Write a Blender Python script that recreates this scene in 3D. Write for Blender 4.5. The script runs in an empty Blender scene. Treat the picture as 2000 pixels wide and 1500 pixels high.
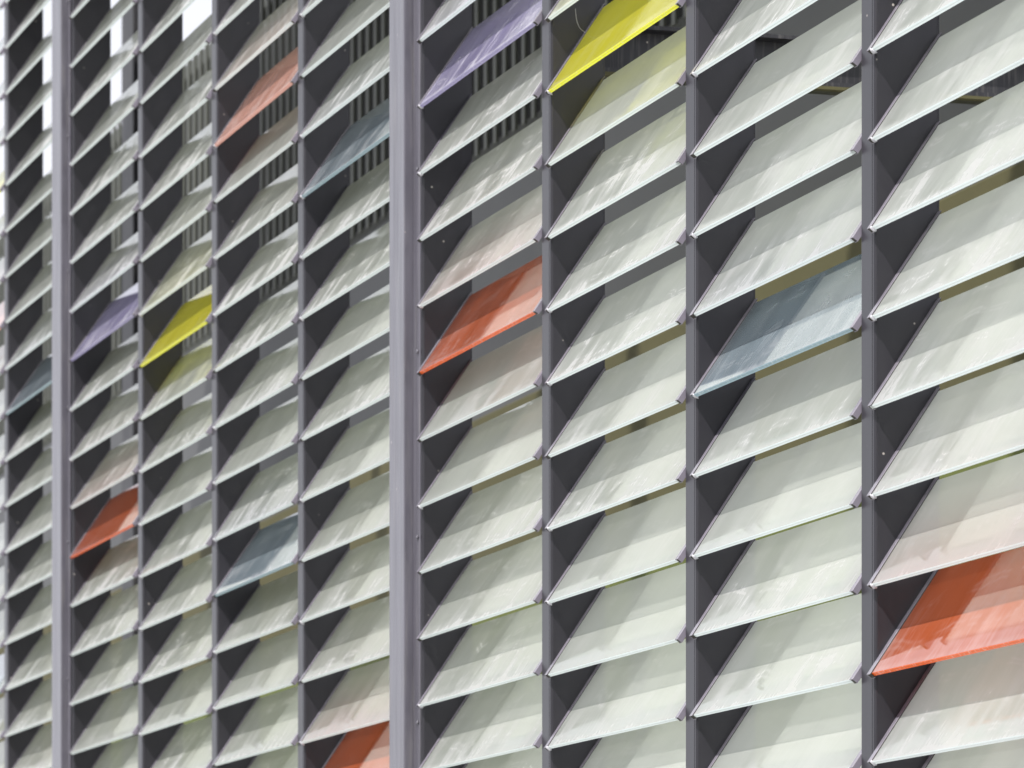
import bpy, bmesh, math, random
from mathutils import Vector, Matrix, noise

random.seed(7)
scene = bpy.context.scene
R = math.radians
P = 0.2                                  # louvre pitch in metres

# ------------------------------------------------------------------ camera
TH = R(17.0)                             # angle between the view and the facade
FPX = 2783.4 / math.tan(TH)              # focal length in 2000-px-wide pixels
KK = 0.049694; HH = 11.522; VPX = -1783.4; YH = 2093.5
D = P * math.cos(TH) / KK                # camera to facade distance
CAMZ = 1.6
cam_d = bpy.data.cameras.new("Camera")
cam = bpy.data.objects.new("Camera", cam_d)
scene.collection.objects.link(cam)
scene.camera = cam
cam.location = (0, -D, CAMZ)
cam.rotation_euler = (R(90), 0, R(90) - TH)
cam_d.sensor_width = 36.0
cam_d.sensor_fit = 'HORIZONTAL'
cam_d.lens = FPX * 36.0 / 2000.0
cam_d.shift_y = (YH + 11.0 - 750.0) / 2000.0
cam_d.shift_x = 2.0 / 2000.0
cam_d.clip_end = 3000
cam_d.clip_start = 0.1
cam_d.dof.use_dof = True
cam_d.dof.focus_distance = 11.3
cam_d.dof.aperture_fstop = 9.0

# ------------------------------------------------------------------ light
SUN = Vector((0.85, -1.0, 1.48)).normalized()
w = bpy.data.worlds.new("World"); scene.world = w; w.use_nodes = True
nt = w.node_tree; nt.nodes.clear()
sky = nt.nodes.new('ShaderNodeTexSky'); sky.sky_type = 'NISHITA'; sky.sun_disc = False
sky.sun_elevation = math.asin(SUN.z)
sky.sun_rotation = math.atan2(SUN.x, SUN.y)
sky.air_density = 1.0; sky.dust_density = 4.0; sky.ozone_density = 1.2
bg = nt.nodes.new('ShaderNodeBackground'); bg.inputs[1].default_value = 0.15
out = nt.nodes.new('ShaderNodeOutputWorld')
wtc = nt.nodes.new('ShaderNodeTexCoord'); wno = nt.nodes.new('ShaderNodeTexNoise')
wno.inputs['Scale'].default_value = 2.2; wno.inputs['Detail'].default_value = 5
nt.links.new(wtc.outputs['Generated'], wno.inputs['Vector'])
wrp = nt.nodes.new('ShaderNodeMapRange'); wrp.inputs[1].default_value = 0.3; wrp.inputs[2].default_value = 0.6
wrp.inputs[3].default_value = 0.78; wrp.inputs[4].default_value = 1.0
nt.links.new(wno.outputs[0], wrp.inputs[0])
wmx = nt.nodes.new('ShaderNodeMix'); wmx.data_type = 'RGBA'
wmx.inputs[7].default_value = (5.3, 5.4, 5.85, 1)          # bright thin cloud veil
nt.links.new(wrp.outputs[0], wmx.inputs[0]); nt.links.new(sky.outputs[0], wmx.inputs[6])
nt.links.new(wmx.outputs[2], bg.inputs[0]); nt.links.new(bg.outputs[0], out.inputs[0])
sd = bpy.data.lights.new("sun", 'SUN'); sd.energy = 4.5; sd.angle = R(1.0); sd.color = (1.0, 0.96, 0.91)
sun = bpy.data.objects.new("sun", sd); scene.collection.objects.link(sun)
sun.rotation_euler = SUN.to_track_quat('Z', 'Y').to_euler()
sun.location = (5, -10, 20)
scene.view_settings.view_transform = 'Standard'
scene.view_settings.look = 'None'
scene.view_settings.gamma = 1.0
scene.view_settings.exposure = 0.34
scene.cycles.max_bounces = 10
scene.cycles.diffuse_bounces = 4
scene.cycles.transmission_bounces = 8
scene.cycles.transparent_max_bounces = 20

# ------------------------------------------------------------------ helpers
def px_to_T(px, y=0.0):
    """distance along the facade (towards -x) of picture column px on the plane y"""
    d = D + y
    return FPX * d / math.cos(TH) ** 2 / (px - VPX) - d * math.tan(TH)

def project(v):
    dx, dy, dz = v[0], v[1] + D, v[2] - CAMZ
    Z = -dx * math.cos(TH) + dy * math.sin(TH)
    Rr = dx * math.sin(TH) + dy * math.cos(TH)
    return 1000 + FPX * Rr / Z, YH - FPX * dz / Z

def link(o, parent=None):
    scene.collection.objects.link(o)
    if parent is not None: o.parent = parent
    return o

def tag(o, label=None, cat=None, group=None, kind=None):
    if label: o['label'] = label
    if cat: o['category'] = cat
    if group: o['group'] = group
    if kind: o['kind'] = kind
    return o

def empty(name, loc, label, cat, group=None, rx=0.0):
    o = bpy.data.objects.new(name, None); o.empty_display_size = 0.05
    o.location = loc; o.rotation_euler = (rx, 0, 0)
    link(o); tag(o, label, cat, group)
    return o

def mesh_from_bm(name, bm, mats, smooth=False):
    bmesh.ops.recalc_face_normals(bm, faces=bm.faces)
    me = bpy.data.meshes.new(name); bm.to_mesh(me); bm.free()
    for m in (mats if isinstance(mats, (list, tuple)) else [mats]): me.materials.append(m)
    if smooth:
        for p in me.polygons: p.use_smooth = True
    return me

def add_box(bm, x0, x1, y0, y1, z0, z1, bevel=0.0, mi=0, seg=1):
    vs = [bm.verts.new((x, y, z)) for x in (x0, x1) for y in (y0, y1) for z in (z0, z1)]
    idx = [(0, 1, 3, 2), (4, 6, 7, 5), (0, 4, 5, 1), (2, 3, 7, 6), (0, 2, 6, 4), (1, 5, 7, 3)]
    fs = [bm.faces.new([vs[i] for i in f]) for f in idx]
    for f in fs: f.material_index = mi
    if bevel > 0:
        es = list({e for f in fs for e in f.edges})
        bmesh.ops.bevel(bm, geom=es, offset=bevel, segments=seg, affect='EDGES', profile=0.5)

def add_prism(bm, prof, axis, a, b, mi=0):
    """extrude a 2-D polygon along an axis ('x','y','z') from a to b"""
    def mk(p, t):
        return {'x': (t, p[0], p[1]), 'y': (p[0], t, p[1]), 'z': (p[0], p[1], t)}[axis]
    A = [bm.verts.new(mk(p, a)) for p in prof]; B = [bm.verts.new(mk(p, b)) for p in prof]
    n = len(prof)
    for i in range(n):
        f = bm.faces.new((A[i], A[(i + 1) % n], B[(i + 1) % n], B[i])); f.material_index = mi
    f = bm.faces.new(A[::-1]); f.material_index = mi
    f = bm.faces.new(B); f.material_index = mi

def obj(name, me, parent=None, loc=(0, 0, 0)):
    o = bpy.data.objects.new(name, me); o.location = loc
    return link(o, parent)

# ------------------------------------------------------------------ materials
def new_mat(name):
    m = bpy.data.materials.new(name); m.use_nodes = True
    m.node_tree.nodes.clear()
    return m, m.node_tree

class N:
    """small node helper"""
    def __init__(s, nt): s.nt = nt
    def __call__(s, t, **kw):
        n = s.nt.nodes.new(t)
        for k, v in kw.items(): setattr(n, k, v)
        return n
    def l(s, a, b): s.nt.links.new(a, b)
    def math(s, op, a, b=None, clamp=False):
        n = s('ShaderNodeMath', operation=op, use_clamp=clamp)
        for i, v in enumerate((a, b)):
            if v is None: continue
            if hasattr(v, 'links'): s.l(v, n.inputs[i])
            else: n.inputs[i].default_value = v
        return n.outputs[0]
    def ramp(s, v, stops, interp='LINEAR'):
        n = s('ShaderNodeValToRGB'); n.color_ramp.interpolation = interp
        e = n.color_ramp.elements
        while len(e) < len(stops): e.new(0.5)
        for i, (p, c) in enumerate(stops):
            e[i].position = p; e[i].color = c if len(c) == 4 else (*c, 1)
        s.l(v, n.inputs[0]); return n.outputs[0]
    def mixc(s, f, a, b, mode='MIX'):
        n = s('ShaderNodeMix', data_type='RGBA', blend_type=mode)
        for sock, v in ((n.inputs[0], f), (n.inputs[6], a), (n.inputs[7], b)):
            if hasattr(v, 'links'): s.l(v, sock)
            elif isinstance(v, (int, float)): sock.default_value = v
            else: sock.default_value = (*v, 1) if len(v) == 3 else v
        return n.outputs[2]
    def noise(s, vec, scale, detail=3, rough=0.5, dist=0.0):
        n = s('ShaderNodeTexNoise'); s.l(vec, n.inputs['Vector'])
        n.inputs['Scale'].default_value = scale; n.inputs['Detail'].default_value = detail
        n.inputs['Roughness'].default_value = rough; n.inputs['Distortion'].default_value = dist
        return n.outputs[0]
    def mapping(s, vec, scale=(1, 1, 1), rot=(0, 0, 0), loc=None):
        n = s('ShaderNodeMapping'); s.l(vec, n.inputs[0])
        n.inputs['Scale'].default_value = scale; n.inputs['Rotation'].default_value = rot
        if loc is not None:
            if hasattr(loc, 'links'): s.l(loc, n.inputs['Location'])
            else: n.inputs['Location'].default_value = loc
        return n.outputs[0]

def glass_mat(name, col, edge, transl, dust=1.0, dustcol=(0.83, 0.82, 0.83), refl=1.0, clear=0.0):
    m, t = new_mat(name); n = N(t)
    tc = n('ShaderNodeTexCoord'); oi = n('ShaderNodeObjectInfo'); geo = n('ShaderNodeNewGeometry')
    rnd = n('ShaderNodeCombineXYZ')
    n.l(n.math('MULTIPLY', oi.outputs['Random'], 37.0), rnd.inputs[0])
    n.l(n.math('MULTIPLY', oi.outputs['Random'], 91.0), rnd.inputs[1])
    add = n('ShaderNodeVectorMath', operation='ADD'); n.l(tc.outputs['Object'], add.inputs[0]); n.l(rnd.outputs[0], add.inputs[1])
    P0 = add.outputs[0]
    sep = n('ShaderNodeSeparateXYZ'); n.l(tc.outputs['Object'], sep.inputs[0])
    v = n.math('DIVIDE', sep.outputs[1], 1.47 * P)               # 0 at the lower edge, 1 at the top
    # long wiped streaks along the slope, drifting sideways, in patches
    wob = n('ShaderNodeVectorMath', operation='MULTIPLY_ADD')
    wn = n('ShaderNodeTexNoise'); n.l(P0, wn.inputs[0]); wn.inputs['Scale'].default_value = 3.0; wn.inputs['Detail'].default_value = 2
    n.l(wn.outputs[1], wob.inputs[0]); wob.inputs[1].default_value = (0.10, 0.10, 0); n.l(P0, wob.inputs[2])
    PW = wob.outputs[0]
    s1 = n.noise(n.mapping(PW, (4.0, 1.1, 1), (0, 0, R(-3))), 2.2, 6, 0.62, 0.2)
    s2 = n.noise(n.mapping(PW, (30, 5.0, 1), (0, 0, R(-6))), 2.0, 5, 0.65, 0.3)
    s3 = n.noise(P0, 3.6, 3, 0.5, 0.8)                           # broad clouds
    s4 = n.noise(n.mapping(P0, (1, 1, 1), loc=(5.3, 2.1, 0)), 7.0, 3, 0.55, 1.0)
    wv = n('ShaderNodeTexWave', wave_type='RINGS'); n.l(n.mapping(P0, (1.3, 1.9, 1)), wv.inputs[0])
    wv.inputs['Scale'].default_value = 1.6; wv.inputs['Distortion'].default_value = 7.0
    wv.inputs['Detail'].default_value = 3.0; wv.inputs['Detail Scale'].default_value = 1.1
    arcs = n.ramp(wv.outputs[1], [(0.70, (0, 0, 0)), (0.93, (1, 1, 1)), (1.0, (0.3, 0.3, 0.3))])
    arcs = n.math('MULTIPLY', arcs, n.ramp(s4, [(0.50, (0, 0, 0)), (0.60, (1, 1, 1))]))
    low = n.ramp(v, [(0.0, (1, 1, 1)), (0.30, (0.70, 0.70, 0.70)), (0.62, (0.22, 0.22, 0.22)), (1.0, (0.06, 0.06, 0.06))])
    patch = n.ramp(s3, [(0.40, (0, 0, 0)), (0.62, (1, 1, 1))])
    patch2 = n.ramp(s4, [(0.42, (0.1, 0.1, 0.1)), (0.60, (1, 1, 1))])
    st = n.ramp(s1, [(0.44, (0, 0, 0)), (0.60, (1, 1, 1))])
    fine = n.ramp(s2, [(0.45, (0, 0, 0)), (0.66, (1, 1, 1))])
    a = n.math('MULTIPLY', n.math('MULTIPLY', st, n.math('ADD', n.math('MULTIPLY', patch, 0.75), 0.08)), n.math('ADD', low, 0.22))
    b = n.math('MULTIPLY', n.math('MULTIPLY', n.math('MULTIPLY', fine, low), patch2), 0.62)
    c = n.math('MULTIPLY', arcs, 0.45)
    # bright dust line just above the lower edge
    d = n.math('MULTIPLY', n.ramp(v, [(0.0, (0.8, 0.8, 0.8)), (0.03, (0.55, 0.55, 0.55)), (0.07, (0, 0, 0))]), 0.7)
    dm = n.math('ADD', n.math('ADD', a, b), n.math('ADD', c, d), clamp=True)
    r2 = n.math('FRACT', n.math('MULTIPLY', oi.outputs['Random'], 7.31))
    dm = n.math('MULTIPLY', n.math('MULTIPLY', dm, n.math('ADD', n.math('MULTIPLY', r2, 1.2), 0.40)), 0.80 * dust, clamp=True)
    grey = n.noise(n.mapping(P0, (2.2, 0.9, 1), (0, 0, R(-4))), 2.2, 3)
    base = n.mixc(n.ramp(grey, [(0.42, (0, 0, 0)), (0.64, (1, 1, 1))]), col, tuple(x * 0.76 for x in col))
    # per-pane tone and a faint algae tint near the top edge
    r3 = n.math('FRACT', n.math('MULTIPLY', oi.outputs['Random'], 13.77))
    base = n.mixc(n.math('MULTIPLY', r3, 0.9), base, tuple(x * 0.88 for x in col))
    top = n.math('MULTIPLY', n.ramp(v, [(0.55, (0, 0, 0)), (1.0, (1, 1, 1))]), patch)
    base = n.mixc(n.math('MULTIPLY', top, 0.6 * dust), base, tuple(x * y for x, y in zip(col, (0.70, 0.76, 0.58))))
    base = n.mixc(dm, base, dustcol)
    # specks
    vo = n('ShaderNodeTexVoronoi'); n.l(P0, vo.inputs[0]); vo.inputs['Scale'].default_value = 60
    sp = n.ramp(vo.outputs['Distance'], [(0.05, (1, 1, 1)), (0.08, (0, 0, 0))])
    sp = n.math('MULTIPLY', sp, n.ramp(s1, [(0.5, (0, 0, 0)), (0.55, (1, 1, 1))]))
    base = n.mixc(n.math('MULTIPLY', sp, 0.35 * dust), base, (0.8, 0.79, 0.77))
    dif = n('ShaderNodeBsdfDiffuse'); n.l(base, dif.inputs[0])
    tr = n('ShaderNodeBsdfTranslucent'); n.l(n.mixc(n.math('MULTIPLY', dm, 0.35), tuple(min(0.9, x * 1.25) for x in col), (0.6, 0.6, 0.58)), tr.inputs[0])
    mx = n('ShaderNodeMixShader')
    mx.inputs[0].default_value = transl
    n.l(dif.outputs[0], mx.inputs[1]); n.l(tr.outputs[0], mx.inputs[2])
    if clear > 0:
        tc2 = n('ShaderNodeBsdfTransparent'); tc2.inputs[0].default_value = (*[min(0.95, x * 1.6) for x in col], 1)
        m2 = n('ShaderNodeMixShader'); m2.inputs[0].default_value = clear
        n.l(mx.outputs[0], m2.inputs[1]); n.l(tc2.outputs[0], m2.inputs[2]); mx = m2
    # reflection
    gl = n('ShaderNodeBsdfGlossy'); gl.inputs[0].default_value = (1, 1, 1, 1)
    n.l(n.math('ADD', n.math('MULTIPLY', dm, 0.35), 0.03), gl.inputs['Roughness'])
    fr = n('ShaderNodeFresnel'); fr.inputs[0].default_value = 1.5
    ff = n.math('MULTIPLY', fr.outputs[0], n.math('SUBTRACT', refl, n.math('MULTIPLY', dm, 0.45)))
    ms = n('ShaderNodeMixShader'); n.l(ff, ms.inputs[0]); n.l(mx.outputs[0], ms.inputs[1]); n.l(gl.outputs[0], ms.inputs[2])
    # light that got into the slab leaves it freely
    tp = n('ShaderNodeBsdfTransparent')
    fin = n('ShaderNodeMixShader'); n.l(geo.outputs['Backfacing'], fin.inputs[0])
    n.l(ms.outputs[0], fin.inputs[1]); n.l(tp.outputs[0], fin.inputs[2])
    o = n('ShaderNodeOutputMaterial'); n.l(fin.outputs[0], o.inputs[0])
    return m

def edge_mat(name, col, line):
    """cut edge of the laminated pane, with the thin darker interlayer"""
    m, t = new_mat(name); n = N(t)
    tc = n('ShaderNodeTexCoord'); geo = n('ShaderNodeNewGeometry')
    sep = n('ShaderNodeSeparateXYZ'); n.l(tc.outputs['Object'], sep.inputs[0])
    z = n.math('ABSOLUTE', n.math('ADD', sep.outputs[2], 0.026 * P))
    f = n.ramp(n.math('DIVIDE', z, 0.0275 * P), [(0.0, (1, 1, 1)), (0.10, (1, 1, 1)), (0.2, (0, 0, 0))])
    chip = n.noise(n.mapping(tc.outputs['Object'], (30, 30, 30)), 3.0, 3, 0.6)
    c = n.mixc(n.math('MULTIPLY', f, 0.75), col, line)
    c = n.mixc(n.ramp(chip, [(0.55, (0, 0, 0)), (0.72, (0.35, 0.35, 0.35))]), c, (0.8, 0.82, 0.8))
    pr = n('ShaderNodeBsdfPrincipled'); n.l(c, pr.inputs['Base Color']); pr.inputs['Roughness'].default_value = 0.25
    tr = n('ShaderNodeBsdfTranslucent'); n.l(c, tr.inputs[0])
    mx = n('ShaderNodeMixShader'); mx.inputs[0].default_value = 0.35
    n.l(pr.outputs[0], mx.inputs[1]); n.l(tr.outputs[0], mx.inputs[2])
    tp = n('ShaderNodeBsdfTransparent')
    fin = n('ShaderNodeMixShader'); n.l(geo.outputs['Backfacing'], fin.inputs[0])
    n.l(mx.outputs[0], fin.inputs[1]); n.l(tp.outputs[0], fin.inputs[2])
    o = n('ShaderNodeOutputMaterial'); n.l(fin.outputs[0], o.inputs[0])
    return m

def paint_mat(name, col, rough=0.38, var=0.12, spec=0.5, stain=0.25, wavy=0.0):
    m, t = new_mat(name); n = N(t)
    tc = n('ShaderNodeTexCoord'); oi = n('ShaderNodeObjectInfo')
    rnd = n('ShaderNodeCombineXYZ')
    n.l(n.math('MULTIPLY', oi.outputs['Random'], 53.0), rnd.inputs[0]); n.l(n.math('MULTIPLY', oi.outputs['Random'], 17.0), rnd.inputs[2])
    add = n('ShaderNodeVectorMath', operation='ADD'); n.l(tc.outputs['Object'], add.inputs[0]); n.l(rnd.outputs[0], add.inputs[1])
    P0 = add.outputs[0]
    a = n.noise(n.mapping(P0, (9, 9, 1.6)), 2.0, 4, 0.55)
    b = n.noise(n.mapping(P0, (60, 60, 3.5)), 1.0, 4, 0.6)
    c0 = n.mixc(n.ramp(a, [(0.35, (0, 0, 0)), (0.68, (1, 1, 1))]), tuple(x * (1 - var) for x in col), tuple(min(1, x * (1 + var)) for x in col))
    c1 = n.mixc(n.math('MULTIPLY', n.ramp(b, [(0.52, (0, 0, 0)), (0.75, (1, 1, 1))]), stain), c0, (0.30, 0.29, 0.27))
    vo = n('ShaderNodeTexVoronoi'); n.l(P0, vo.inputs[0]); vo.inputs['Scale'].default_value = 16
    sp = n.ramp(vo.outputs['Distance'], [(0.035, (1, 1, 1)), (0.06, (0, 0, 0))])
    sp = n.math('MULTIPLY', sp, n.ramp(a, [(0.5, (0, 0, 0)), (0.56, (1, 1, 1))]))
    c2 = n.mixc(n.math('MULTIPLY', sp, 0.7), c1, (0.5, 0.46, 0.42))
    pr = n('ShaderNodeBsdfPrincipled'); n.l(c2, pr.inputs['Base Color'])
    n.l(n.math('ADD', n.math('MULTIPLY', b, 0.08), rough - 0.04), pr.inputs['Roughness'])
    pr.inputs['Specular IOR Level'].default_value = spec
    bp = n('ShaderNodeBump'); bp.inputs['Strength'].default_value = 0.05; bp.inputs['Distance'].default_value = 0.002
    n.l(n.noise(P0, 400, 2), bp.inputs['Height'])
    if wavy:
        b2 = n('ShaderNodeBump'); b2.inputs['Strength'].default_value = wavy; b2.inputs['Distance'].default_value = 0.01
        n.l(n.noise(n.mapping(P0, (9, 9, 0.9)), 1.0, 2), b2.inputs['Height']); n.l(b2.outputs[0], bp.inputs['Normal'])
    n.l(bp.outputs[0], pr.inputs['Normal'])
    o = n('ShaderNodeOutputMaterial'); n.l(pr.outputs[0], o.inputs[0])
    return m

def plain_mat(name, col, rough=0.6, col2=None, scale=3.0):
    m, t = new_mat(name); n = N(t)
    tc = n('ShaderNodeTexCoord')
    f = n.noise(tc.outputs['Object'], scale, 4, 0.6)
    c = n.mixc(n.ramp(f, [(0.35, (0, 0, 0)), (0.65, (1, 1, 1))]), col, col2 or tuple(x * 0.8 for x in col))
    pr = n('ShaderNodeBsdfPrincipled'); n.l(c, pr.inputs['Base Color']); pr.inputs['Roughness'].default_value = rough
    o = n('ShaderNodeOutputMaterial'); n.l(pr.outputs[0], o.inputs[0])
    return m

M = {}
GL = {
    'white':  ((0.650, 0.680, 0.635), (0.78, 0.865, 0.86), 0.66, 1.0),
    'yellow': ((0.86, 0.78, 0.05), (0.90, 0.90, 0.03), 0.55, 0.3),
    'orange_reflection': ((0.72, 0.37, 0.29), (0.78, 0.38, 0.30), 0.30, 0.25),  # orange glass, its pale reflection put into the base colour
    'orange': ((0.40, 0.088, 0.030), (0.80, 0.13, 0.02), 0.22, 0.18),
    'purple': ((0.22, 0.20, 0.34), (0.34, 0.31, 0.52), 0.04, 0.35),
    'blue':   ((0.150, 0.190, 0.220), (0.27, 0.39, 0.44), 0.03, 0.26),
}
CLEAR = {'white': 0.18, 'yellow': 0.24, 'orange': 0.09, 'orange_reflection': 0.12}   # share of light passing straight through
REFL = {'white': 0.75, 'blue': 1.1, 'orange': 1.0, 'purple': 0.95, 'orange_reflection': 0.9, 'yellow': 0.8}
for k_, (c_, e_, t_, d_) in GL.items():
    M['glass_' + k_] = glass_mat(k_ + '_glass', c_, e_, t_, d_, refl=REFL.get(k_, 1.0), clear=CLEAR.get(k_, 0.0))
    M['edge_' + k_] = edge_mat(k_ + '_glass_edge', e_, tuple(x * 0.72 for x in e_))
M['paint'] = paint_mat('violet_grey_paint', (0.021, 0.020, 0.025), 0.30, 0.06, 0.45, 0.006)
M['post'] = paint_mat('post_paint', (0.092, 0.088, 0.108), 0.24, 0.16, 0.8, 0.22, 0.6)
M['bracket'] = paint_mat('bracket_paint', (0.20, 0.185, 0.225), 0.25, 0.1, 0.6, 0.05)
M['gasket'] = plain_mat('gasket_rubber', (0.030, 0.028, 0.020), 0.7)
M['sealant'] = plain_mat('clear_sealant', (0.62, 0.62, 0.66), 0.3)
M['steel'] = plain_mat('dull_steel', (0.35, 0.35, 0.38), 0.35)
M['beam'] = paint_mat('beam_paint', (0.018, 0.018, 0.022), 0.5, 0.2)
M['olive'] = plain_mat('olive_render', (0.080, 0.073, 0.028), 0.8, (0.070, 0.065, 0.026), 1.2)
M['green'] = plain_mat('green_render', (0.11, 0.13, 0.030), 0.8, (0.09, 0.115, 0.025), 1.2)
M['grey'] = plain_mat('grey_panel', (0.066, 0.068, 0.069), 0.5, (0.050, 0.052, 0.054), 0.8)
M['slat'] = plain_mat('slat_metal', (0.075, 0.08, 0.065), 0.5, (0.06, 0.065, 0.052), 1.5)
M['dark'] = plain_mat('dark_backing', (0.02, 0.021, 0.02), 0.8)
M['paving'] = plain_mat('pale_paving', (0.36, 0.36, 0.35), 0.85, (0.28, 0.28, 0.27), 0.6)

# ------------------------------------------------------------------ ground
bm = bmesh.new()
bmesh.ops.create_grid(bm, x_segments=1, y_segments=1, size=900)
g = obj('ground', mesh_from_bm('ground', bm, M['paving'])); tag(g, kind='structure')

# ------------------------------------------------------------------ fins and posts
Z0, Z1 = 0.35, 7.6                       # screen bottom and top
FW, FD = 0.435 * P, 0.764 * P            # fin width and depth
fin_px = {8: 1683, 7: 1340, 6: 1059.5, 4: 583, 3: 415, 2: 271, 0: 10}
FT = {b: px_to_T(p) for b, p in fin_px.items()}          # T of the fin's left face
FT[5] = px_to_T(829) + 0.12 * P * 2
FT[1] = px_to_T(146) + 0.12 * P * 2
FT[9] = FT[8] - 6.1 * P
FT[-1] = FT[0] + 6.1 * P
ANG = R(55.9); BL = 1.492 * P            # blade tilt and slope length
TIPY = -0.088 * P

def fin_profile(wd, dp):
    # plan outline, x to the right, y inward, front left corner at 0,0; a small step by the right corner
    r = 0.035 * P
    pts = []
    def arc(cx, cy, a0, a1, n=4):
        for i in range(n + 1):
            a = R(a0 + (a1 - a0) * i / n); pts.append((cx + r * math.cos(a), cy + r * math.sin(a)))
    arc(r, r, 180, 270)
    pts.append((wd * 0.80, 0.0)); pts.append((wd * 0.81, 0.012 * P)); pts.append((wd * 0.84, 0.012 * P)); pts.append((wd * 0.85, 0.0))
    arc(wd - r, r, 270, 360)
    pts.append((wd, dp)); pts.append((0, dp))
    return pts

ORD = {1: 'first', 2: 'second', 3: 'third', 4: 'fourth', 5: 'fifth', 6: 'sixth', 7: 'seventh', 8: 'eighth', 9: 'ninth',
       10: 'tenth', 11: 'eleventh', 12: 'twelfth', 13: 'thirteenth', 14: 'fourteenth', 15: 'fifteenth', 16: 'sixteenth',
       17: 'seventeenth', 18: 'eighteenth', 19: 'nineteenth', 20: 'twentieth'}
fin_lab = {
    8: 'dark violet grey vertical fin nearest the right edge of the photo',
    7: 'dark violet grey vertical fin, second from the right edge',
    6: 'dark violet grey vertical fin, third from the right edge',
    5: 'narrow dark end fin right beside the central thick post',
    4: 'blurred grey vertical fin, first one left of the central thick post',
    3: 'blurred grey vertical fin, second one left of the central thick post',
    2: 'blurred grey vertical fin, third one left of the central thick post',
    1: 'narrow dark end fin right beside the far left post',
    0: 'blurred grey vertical fin at the left edge of the photo',
}
for b, T in FT.items():
    if b in (-1,): continue
    wd = FW if b not in (5, 1) else 0.18 * P
    if b == 9: wd = 0.18 * P
    bm = bmesh.new(); add_prism(bm, fin_profile(wd, FD), 'z', 0, Z1 - Z0)
    if b in (5, 1, 9):
        root = empty('mullion_fin', (-T, 0, Z0), fin_lab.get(b, 'dark end fin beyond the right edge'), 'facade fin', 'vertical fins between the louvre bays')
        # right face of the thin fin stays where the measured bay begins
        obj('fin_box', mesh_from_bm('fin_box', bm, M['paint']), root)
    else:
        root = empty('mullion_fin', (-T, 0, Z0), fin_lab[b], 'facade fin', 'vertical fins between the louvre bays')
        obj('fin_box', mesh_from_bm('fin_box', bm, M['paint']), root)
    # a thin cover strip at the back edge
    bm = bmesh.new(); add_box(bm, -0.012 * P, wd + 0.004 * P, FD + 0.001, FD + 0.012 * P, 0, Z1 - Z0, 0.002)
    obj('back_strip', mesh_from_bm('back_strip', bm, M['paint']), root)

def left_of(b):                          # x where the bay begins (right face of its left fin)
    if b in (5, 1): return -FT[b] + 0.18 * P
    return -FT[b] + FW

def post(pxa, pxb, px2, px3, label):
    """thick box post standing proud of the facade, with a flange plate on its right"""
    py = -0.16 * P
    xa = -px_to_T(pxa, py); xb = -px_to_T(pxb, py)
    xf = -px_to_T(px3, 0.0)
    root = empty('thick_post', (xa, py, Z0), label, 'post', 'thick posts between the louvre panels')
    bm = bmesh.new(); add_box(bm, 0, xb - xa, 0, 0.16 * P + FD, 0, Z1 - Z0, 0.02 * P, 0, 3)
    obj('post_box', mesh_from_bm('post_box', bm, M['post']), root)
    bm = bmesh.new(); add_box(bm, xb - xa + 0.002, xf - xa, 0.16 * P - 0.004, 0.16 * P + 0.03 * P, 0, Z1 - Z0, 0.003)
    fl = obj('flange_plate', mesh_from_bm('flange_plate', bm, M['post']), root)
    bmL = bmesh.new(); add_box(bmL, -0.05 * P, -0.004, 0.16 * P + 0.002, 0.16 * P + 0.05 * P, 0, Z1 - Z0, 0.002)
    obj('flange_plate', mesh_from_bm('flange_plate', bmL, M['post']), root)
    # bolts
    bmm = bmesh.new()
    bmesh.ops.create_uvsphere(bmm, u_segments=12, v_segments=6, radius=0.035 * P)
    for v in bmm.verts: v.co.y *= 0.55
    me = mesh_from_bm('bolt', bmm, M['post'], True)
    for zz in (0.5, 1.05, 1.62, 2.17, 2.73, 3.29, 3.84, 4.4, 4.95, 5.5, 6.05):
        obj('bolt', me, root, ((xf - xa) - 0.045 * P, 0.16 * P - 0.008, zz - Z0 + 0.5))
    return xa, xb, xf

post(762, 791, 811, 823.5, 'thick pale grey box post in the middle of the photo')
post(103, 121, 136, 139, 'thick pale grey box post near the left edge, blurred')
post(2040, 2075, 2098, 2108, 'thick pale grey post just beyond the right edge')

# end fins on the left sides of the posts (right ends of bays 4, 0)
ENDX = {4: -px_to_T(762, -0.16 * P) + 0.05 * P, 0: -px_to_T(103, -0.16 * P) + 0.05 * P, 8: -px_to_T(2040, -0.16 * P)}

def right_of(b):
    if b in ENDX: return ENDX[b]
    if b == -1: return -FT[0]
    return -FT[b - 0 + 1] if b + 1 in FT else None

# ------------------------------------------------------------------ louvres
DZ = {7: -4 / 155.7, 5: 7.5 / 129.7, 1: 5.5 / 95.6, 0: -7 / 89.0, 8: 0, 6: -2 / 141.8, 4: -1 / 117.8, 3: 2 / 109.4, 2: -1 / 102.3, -1: -7 / 85.0}
COL = {(5, -3): 'purple', (5, 1): 'orange', (6, -2): 'yellow', (7, 3): 'blue', (8, 7): 'orange', (4, -3): 'blue', (4, 7): 'orange',
       (3, -5): 'orange_reflection', (3, 3): 'blue', (2, -2): 'yellow', (1, -3): 'purple', (1, 1): 'orange', (0, -3): 'blue', (0, 7): 'orange',
       (-1, -5): 'orange_reflection', (-1, -8): 'yellow', (-1, 3): 'blue'}
bay_txt = {8: 'the bay at the right edge', 7: 'the second bay from the right', 6: 'the third bay from the right',
           5: 'the bay just right of the central post', 4: 'the bay just left of the central post',
           3: 'the second bay left of the central post', 2: 'the third bay left of the central post',
           1: 'the bay just right of the far left post', 0: 'the bay just left of the far left post',
           -1: 'the bay sliver at the left edge'}
col_txt = {'white': 'white frosted louvre', 'yellow': 'yellow louvre', 'orange': 'orange louvre', 'orange_reflection': 'orange louvre paled by reflection',
           'purple': 'lilac louvre', 'blue': 'blue grey louvre'}
CH = 0.006 * P
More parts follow.
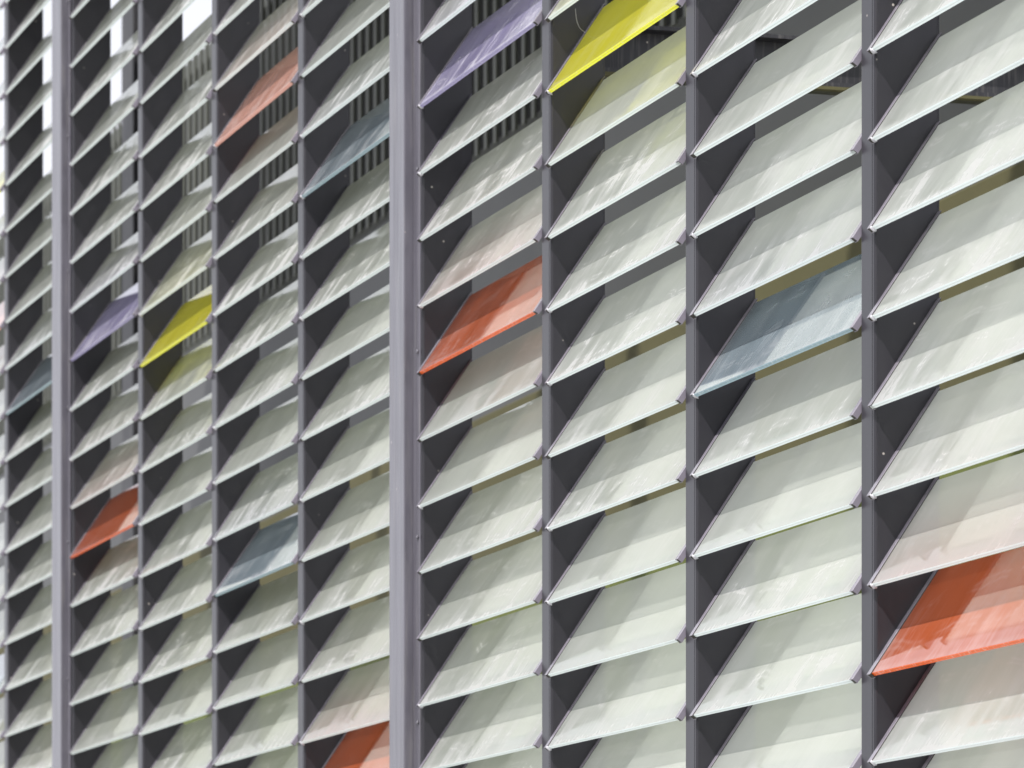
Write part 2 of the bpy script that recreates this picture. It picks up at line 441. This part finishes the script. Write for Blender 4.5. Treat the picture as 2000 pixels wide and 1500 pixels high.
def pane_mesh(L, col):
    bm = bmesh.new()
    y0, y1, z0, z1 = 0.006 * P, BL - 0.045 * P, -0.0575 * P, -0.0025 * P
    x0, x1 = 0.03 * P, L - 0.03 * P
    add_box(bm, x0, x1, y0, y1, z0, z1, CH, 0, 1)
    bm.normal_update()
    for f in bm.faces:
        f.material_index = 0 if abs(f.normal.z) > 0.9 else 1
    me = bpy.data.meshes.new('pane'); bmesh.ops.recalc_face_normals(bm, faces=bm.faces); bm.to_mesh(me); bm.free()
    me.materials.append(M['glass_' + col]); me.materials.append(M['edge_' + col])
    return me

def bracket_mesh(sign):
    # U channel around the pane's end; sign +1 opens to the right (left end of the pane)
    t = 0.008 * P; wd = 0.10 * P
    zt, zb = 0.009 * P, -0.069 * P
    prof = [(0, zb), (wd, zb), (wd, zb + t), (t, zb + t), (t, zt - t), (wd, zt - t), (wd, zt), (0, zt)]
    if sign < 0: prof = [(-x, z) for x, z in prof]
    bm = bmesh.new(); add_prism(bm, prof, 'y', -0.004 * P, BL + 0.012 * P)
    es = [e for e in bm.edges if abs(e.verts[0].co.y - e.verts[1].co.y) > 0.1 * P]
    bmesh.ops.bevel(bm, geom=es, offset=0.002 * P, segments=1, affect='EDGES')
    return mesh_from_bm('bracket', bm, M['bracket'])

def gasket_mesh(sign):
    t = 0.009 * P; wd = 0.118 * P
    bm = bmesh.new()
    for (za, zb2) in ((-0.002 * P, 0.0005 * P), (-0.0605 * P, -0.058 * P)):
        add_box(bm, min(sign * t, sign * wd), max(sign * t, sign * wd), 0.002 * P, BL, za, zb2)
    add_box(bm, min(sign * t, sign * 0.083 * P), max(sign * t, sign * 0.112 * P), -0.001 * P, 0.0055 * P, -0.0605 * P, 0.0005 * P)
    return mesh_from_bm('gasket', bm, M['gasket'])

def blob_mesh(seed, sign):
    rr = random.Random(seed)
    bm = bmesh.new(); bmesh.ops.create_icosphere(bm, subdivisions=3, radius=1.0)
    for v in bm.verts:
        k = 1 + 0.35 * noise.noise(v.co * 1.6 + Vector((seed * 3.1, 0, 0)))
        v.co *= k
        v.co.x *= 0.026 * P * rr.uniform(0.8, 1.3); v.co.y *= 0.020 * P; v.co.z *= 0.046 * P * rr.uniform(0.7, 1.1)
        v.co.x += sign * 0.105 * P; v.co.z += -0.034 * P; v.co.y += 0.004 * P
    return mesh_from_bm('sealant', bm, M['sealant'], True)

BRK = {1: bracket_mesh(1), -1: bracket_mesh(-1)}
GSK = {1: gasket_mesh(1), -1: gasket_mesh(-1)}
BLOB = [blob_mesh(i, 1) for i in range(4)]

pane_cache = {}
nvis = 0
for b in range(8, -2, -1):
    if b == -1:
        xr = -FT[0]; xl = -FT[-1] + FW
    else:
        xl = left_of(b)
        xr = right_of(b)
    L = xr - xl
    rows = []
    for r in range(9, -16, -1):
        zt = CAMZ + P * (HH - r + DZ[b]) - 0.0
        tip = (xl, TIPY, zt)
        cs = [project((x, TIPY + dy, zt + dz)) for x in (xl, xr) for dy, dz in ((0, 0), (BL * math.cos(ANG), BL * math.sin(ANG)))]
        # clip the right end to the picture
        ymin = min(c[1] for c in cs)
        yleft = cs[0][1]
        # lowest visible point is the tip of the lower edge, highest the far end of the upper edge
        if b == 8:
            xe = -px_to_T(2000, 0); ymin = min(ymin, 9e9)
            ymin = project((xe, TIPY + BL * math.cos(ANG), zt + BL * math.sin(ANG)))[1]
        vis = yleft > 4 and ymin < 1494
        if b == -1:
            vis = cs[2][1] > 4 and cs[3][1] < 1494
        rows.append((r, zt, vis))
    visr = [r for r, _, v in rows if v]
    rtop, rbot = min(visr), max(visr)
    for r, zt, v in rows:
        if not (rtop - 2 <= r <= rbot + 1): continue
        col = COL.get((b, r), 'white')
        if v:
            k = r - rtop + 1
            lab = '%s, %s from top in %s' % (col_txt[col], ORD[k], bay_txt[b])
        else:
            lab = '%s %s frame in %s' % (col_txt[col].replace('frosted ', ''), {1: 'just above', 2: 'two above', -1: 'just below'}[rtop - r if r < rtop else rbot - r], bay_txt[b])
        rnd = random.Random(b * 100 + r)
        jit = rnd.uniform(-0.011, 0.011)
        root = empty('glass_louvre', (xl, TIPY, zt + P * 0.016 + rnd.uniform(-0.006, 0.006) * P), lab, 'louvre', 'glass louvres set in rows between the fins', ANG + jit)
        key = (b, col)
        if key not in pane_cache: pane_cache[key] = pane_mesh(L, col)
        obj('glass_pane', pane_cache[key], root)
        for sg, xx in ((1, 0.001), (-1, L - 0.001)):
            br = obj('bracket', BRK[sg], root, (xx, rnd.uniform(-0.01, 0.01) * P, 0))
            obj('gasket', GSK[sg], br)
            if sg == 1 and rnd.random() < 0.55:
                obj('sealant_bead', BLOB[rnd.randrange(4)], br)
        nvis += 1
print('louvres', nvis)

# ------------------------------------------------------------------ behind the screen
YB = 2.2
DB = D + YB
def kz(k, y=YB): return CAMZ + k * (D + y) / math.cos(TH)
def tx(px, y=YB): return -px_to_T(px, y)
XL, XR = tx(-250), tx(2400)
zA, zB, zC = kz(0.47), kz(0.66), kz(0.94)
# olive and green lower wall
rw = empty('olive_wall', ((XL + XR) / 2, YB, 0), 'olive green rendered wall behind the lower louvres', 'wall')
hx = (XR - XL) / 2
zG = kz(0.33)
bm = bmesh.new(); add_box(bm, -hx, hx, 0, 0.3, 0, zG)
obj('green_band', mesh_from_bm('green_band', bm, M['green']), rw)
bm = bmesh.new(); add_box(bm, -hx, hx, 0.004, 0.3, zG, zA - 0.12)
obj('olive_band', mesh_from_bm('olive_band', bm, M['olive']), rw)
bm = bmesh.new(); add_box(bm, -hx, hx, -0.05, 0.3, zA - 0.12, zA, 0.01)
obj('coping', mesh_from_bm('coping', bm, M['olive']), rw)
rg = empty('panel_wall', ((XL + XR) / 2, YB, zA), 'dark grey smooth panel wall above the olive wall', 'wall')
bm = bmesh.new(); add_box(bm, -hx, hx, 0.02, 0.3, 0.004, zB - zA)
obj('panel_band', mesh_from_bm('panel_band', bm, M['grey']), rg)
# slatted screen
rs = empty('slatted_screen', (XL, YB, zB), 'screen of grey vertical slats above the grey wall, blurred behind the louvres', 'screen')
bm = bmesh.new(); add_box(bm, 0, 2 * hx, 0.45, 0.6, 0.0, zC - zB)
obj('dark_backing', mesh_from_bm('dark_backing', bm, M['dark']), rs)
for za, zb in ((0.004, 0.12), (zC - zB - 0.1, zC - zB)):
    bm = bmesh.new(); add_box(bm, 0, 2 * hx, 0.12, 0.2, za, zb, 0.01)
    obj('rail', mesh_from_bm('rail', bm, M['slat']), rs)
bm = bmesh.new(); add_box(bm, 0, 0.048, 0.0, 0.014, 0.02, zC - zB - 0.01, 0.003)
sm = mesh_from_bm('slat', bm, M['slat'])
xs = tx(150) - XL; xe = tx(1420) - XL
npitch = 0.145; cnt = 0; x = 0.1
far = []
allx = []
while x < 2 * hx: allx.append(x); x += npitch
near = [x for x in allx if xs <= x <= xe]
near = near[-100:]
for x in near: obj('slat', sm, rs, (x, 0, 0))
bm = bmesh.new()
for x in allx:
    if x not in near: add_box(bm, x, x + 0.048, 0.0, 0.014, 0.02, zC - zB - 0.01)
so = obj('slat', mesh_from_bm('slat_rest', bm, M['slat']), rs); so['kind'] = 'stuff'
# unseen slab added to block sky light, from the central post to the right
xr0 = tx(500)
rr_ = empty('gallery_sky_blocker', (xr0, FD + 0.12, zC + 0.01), 'added unseen slab blocking sky light over the gallery', 'light_blocker')
bm = bmesh.new(); add_box(bm, 0, XR - xr0, 0, YB + 0.3 - FD - 0.12, 0, 0.16, 0.01)
obj('blocker_slab', mesh_from_bm('blocker_slab', bm, M['grey']), rr_)
# dark column rising into the sky
xc = tx(240, YB - 0.6)
rc = empty('steel_column', (xc, YB - 0.6, 0), 'dark steel column rising behind the louvres at the upper left', 'column')
wdc = tx(262, YB - 0.6) - xc
hz = kz(1.12, YB - 0.6)
bm = bmesh.new(); add_box(bm, 0, wdc, 0, 0.04, 0, hz); add_box(bm, 0, wdc, 0.2, 0.24, 0, hz); add_box(bm, wdc / 2 - 0.01, wdc / 2 + 0.01, 0.04, 0.2, 0, hz)
obj('column_shaft', mesh_from_bm('column_shaft', bm, M['beam']), rc)
bm = bmesh.new(); add_box(bm, -0.06, wdc + 0.06, -0.06, 0.3, 0.005, 0.03)
obj('base_plate', mesh_from_bm('base_plate', bm, M['beam']), rc)
# cross beam from the screen to the wall
Tb = 12.7
zb0 = CAMZ + 14.35 * P; zb1 = zb0 + 0.70 * P
rb = empty('cross_beam', (-Tb, 0, zb0), 'near black steel beam crossing behind the upper louvres', 'beam')
bm = bmesh.new()
add_box(bm, 0.0, 0.014, FD + 0.03, YB - 0.01, 0.012, zb1 - zb0 - 0.012)
add_box(bm, -0.05, 0.064, FD + 0.03, YB - 0.01, 0.0, 0.0115)
add_box(bm, -0.05, 0.064, FD + 0.03, YB - 0.01, zb1 - zb0 - 0.0115, zb1 - zb0)
obj('beam_web', mesh_from_bm('beam_web', bm, M['beam']), rb)
bm = bmesh.new(); add_box(bm, 0.038, 0.068, FD + 0.03, YB - 0.01, -0.010, -0.001)
obj('bottom_trim', mesh_from_bm('bottom_trim', bm, M['olive']), rb)

# loose thread on the louvre above the yellow one
def tube(name, pts, r, mat):
    cu = bpy.data.curves.new(name, 'CURVE'); cu.dimensions = '3D'; cu.bevel_depth = r; cu.bevel_resolution = 2
    sp = cu.splines.new('NURBS'); sp.points.add(len(pts) - 1); sp.use_endpoint_u = True; sp.order_u = 3
    for p, q in zip(sp.points, pts): p.co = (*q, 1)
    cu.materials.append(mat)
    tmp = bpy.data.objects.new(name + '_tmp', cu); link(tmp)
    bpy.context.view_layer.update()
    me = bpy.data.meshes.new_from_object(tmp.evaluated_get(bpy.context.evaluated_depsgraph_get()))
    bpy.data.objects.remove(tmp)
    return link(bpy.data.objects.new(name, me))
xw = left_of(6) + 0.02
def at(px, py, xx):                     # point of picture (px,py) on the plane x = xx
    # solve for y on that plane
    a = (px - 1000) / FPX
    # R = x sin + dy cos ; Z = -x cos + dy sin ; R = a Z
    dy = (-a * xx * math.cos(TH) - xx * math.sin(TH)) / (math.cos(TH) - a * math.sin(TH))
    Z = -xx * math.cos(TH) + dy * math.sin(TH)
    return (xx, dy - D, CAMZ + (YH - py) / FPX * Z)
th = tube('loose_thread', [at(1126, 6, xw), at(1127, 24, xw), at(1131, 38, xw), at(1138, 49, xw), at(1149, 54, xw)], 0.0007, M['steel'])
tag(th, 'thin pale thread dangling above the yellow louvre by the dark fin', 'thread')
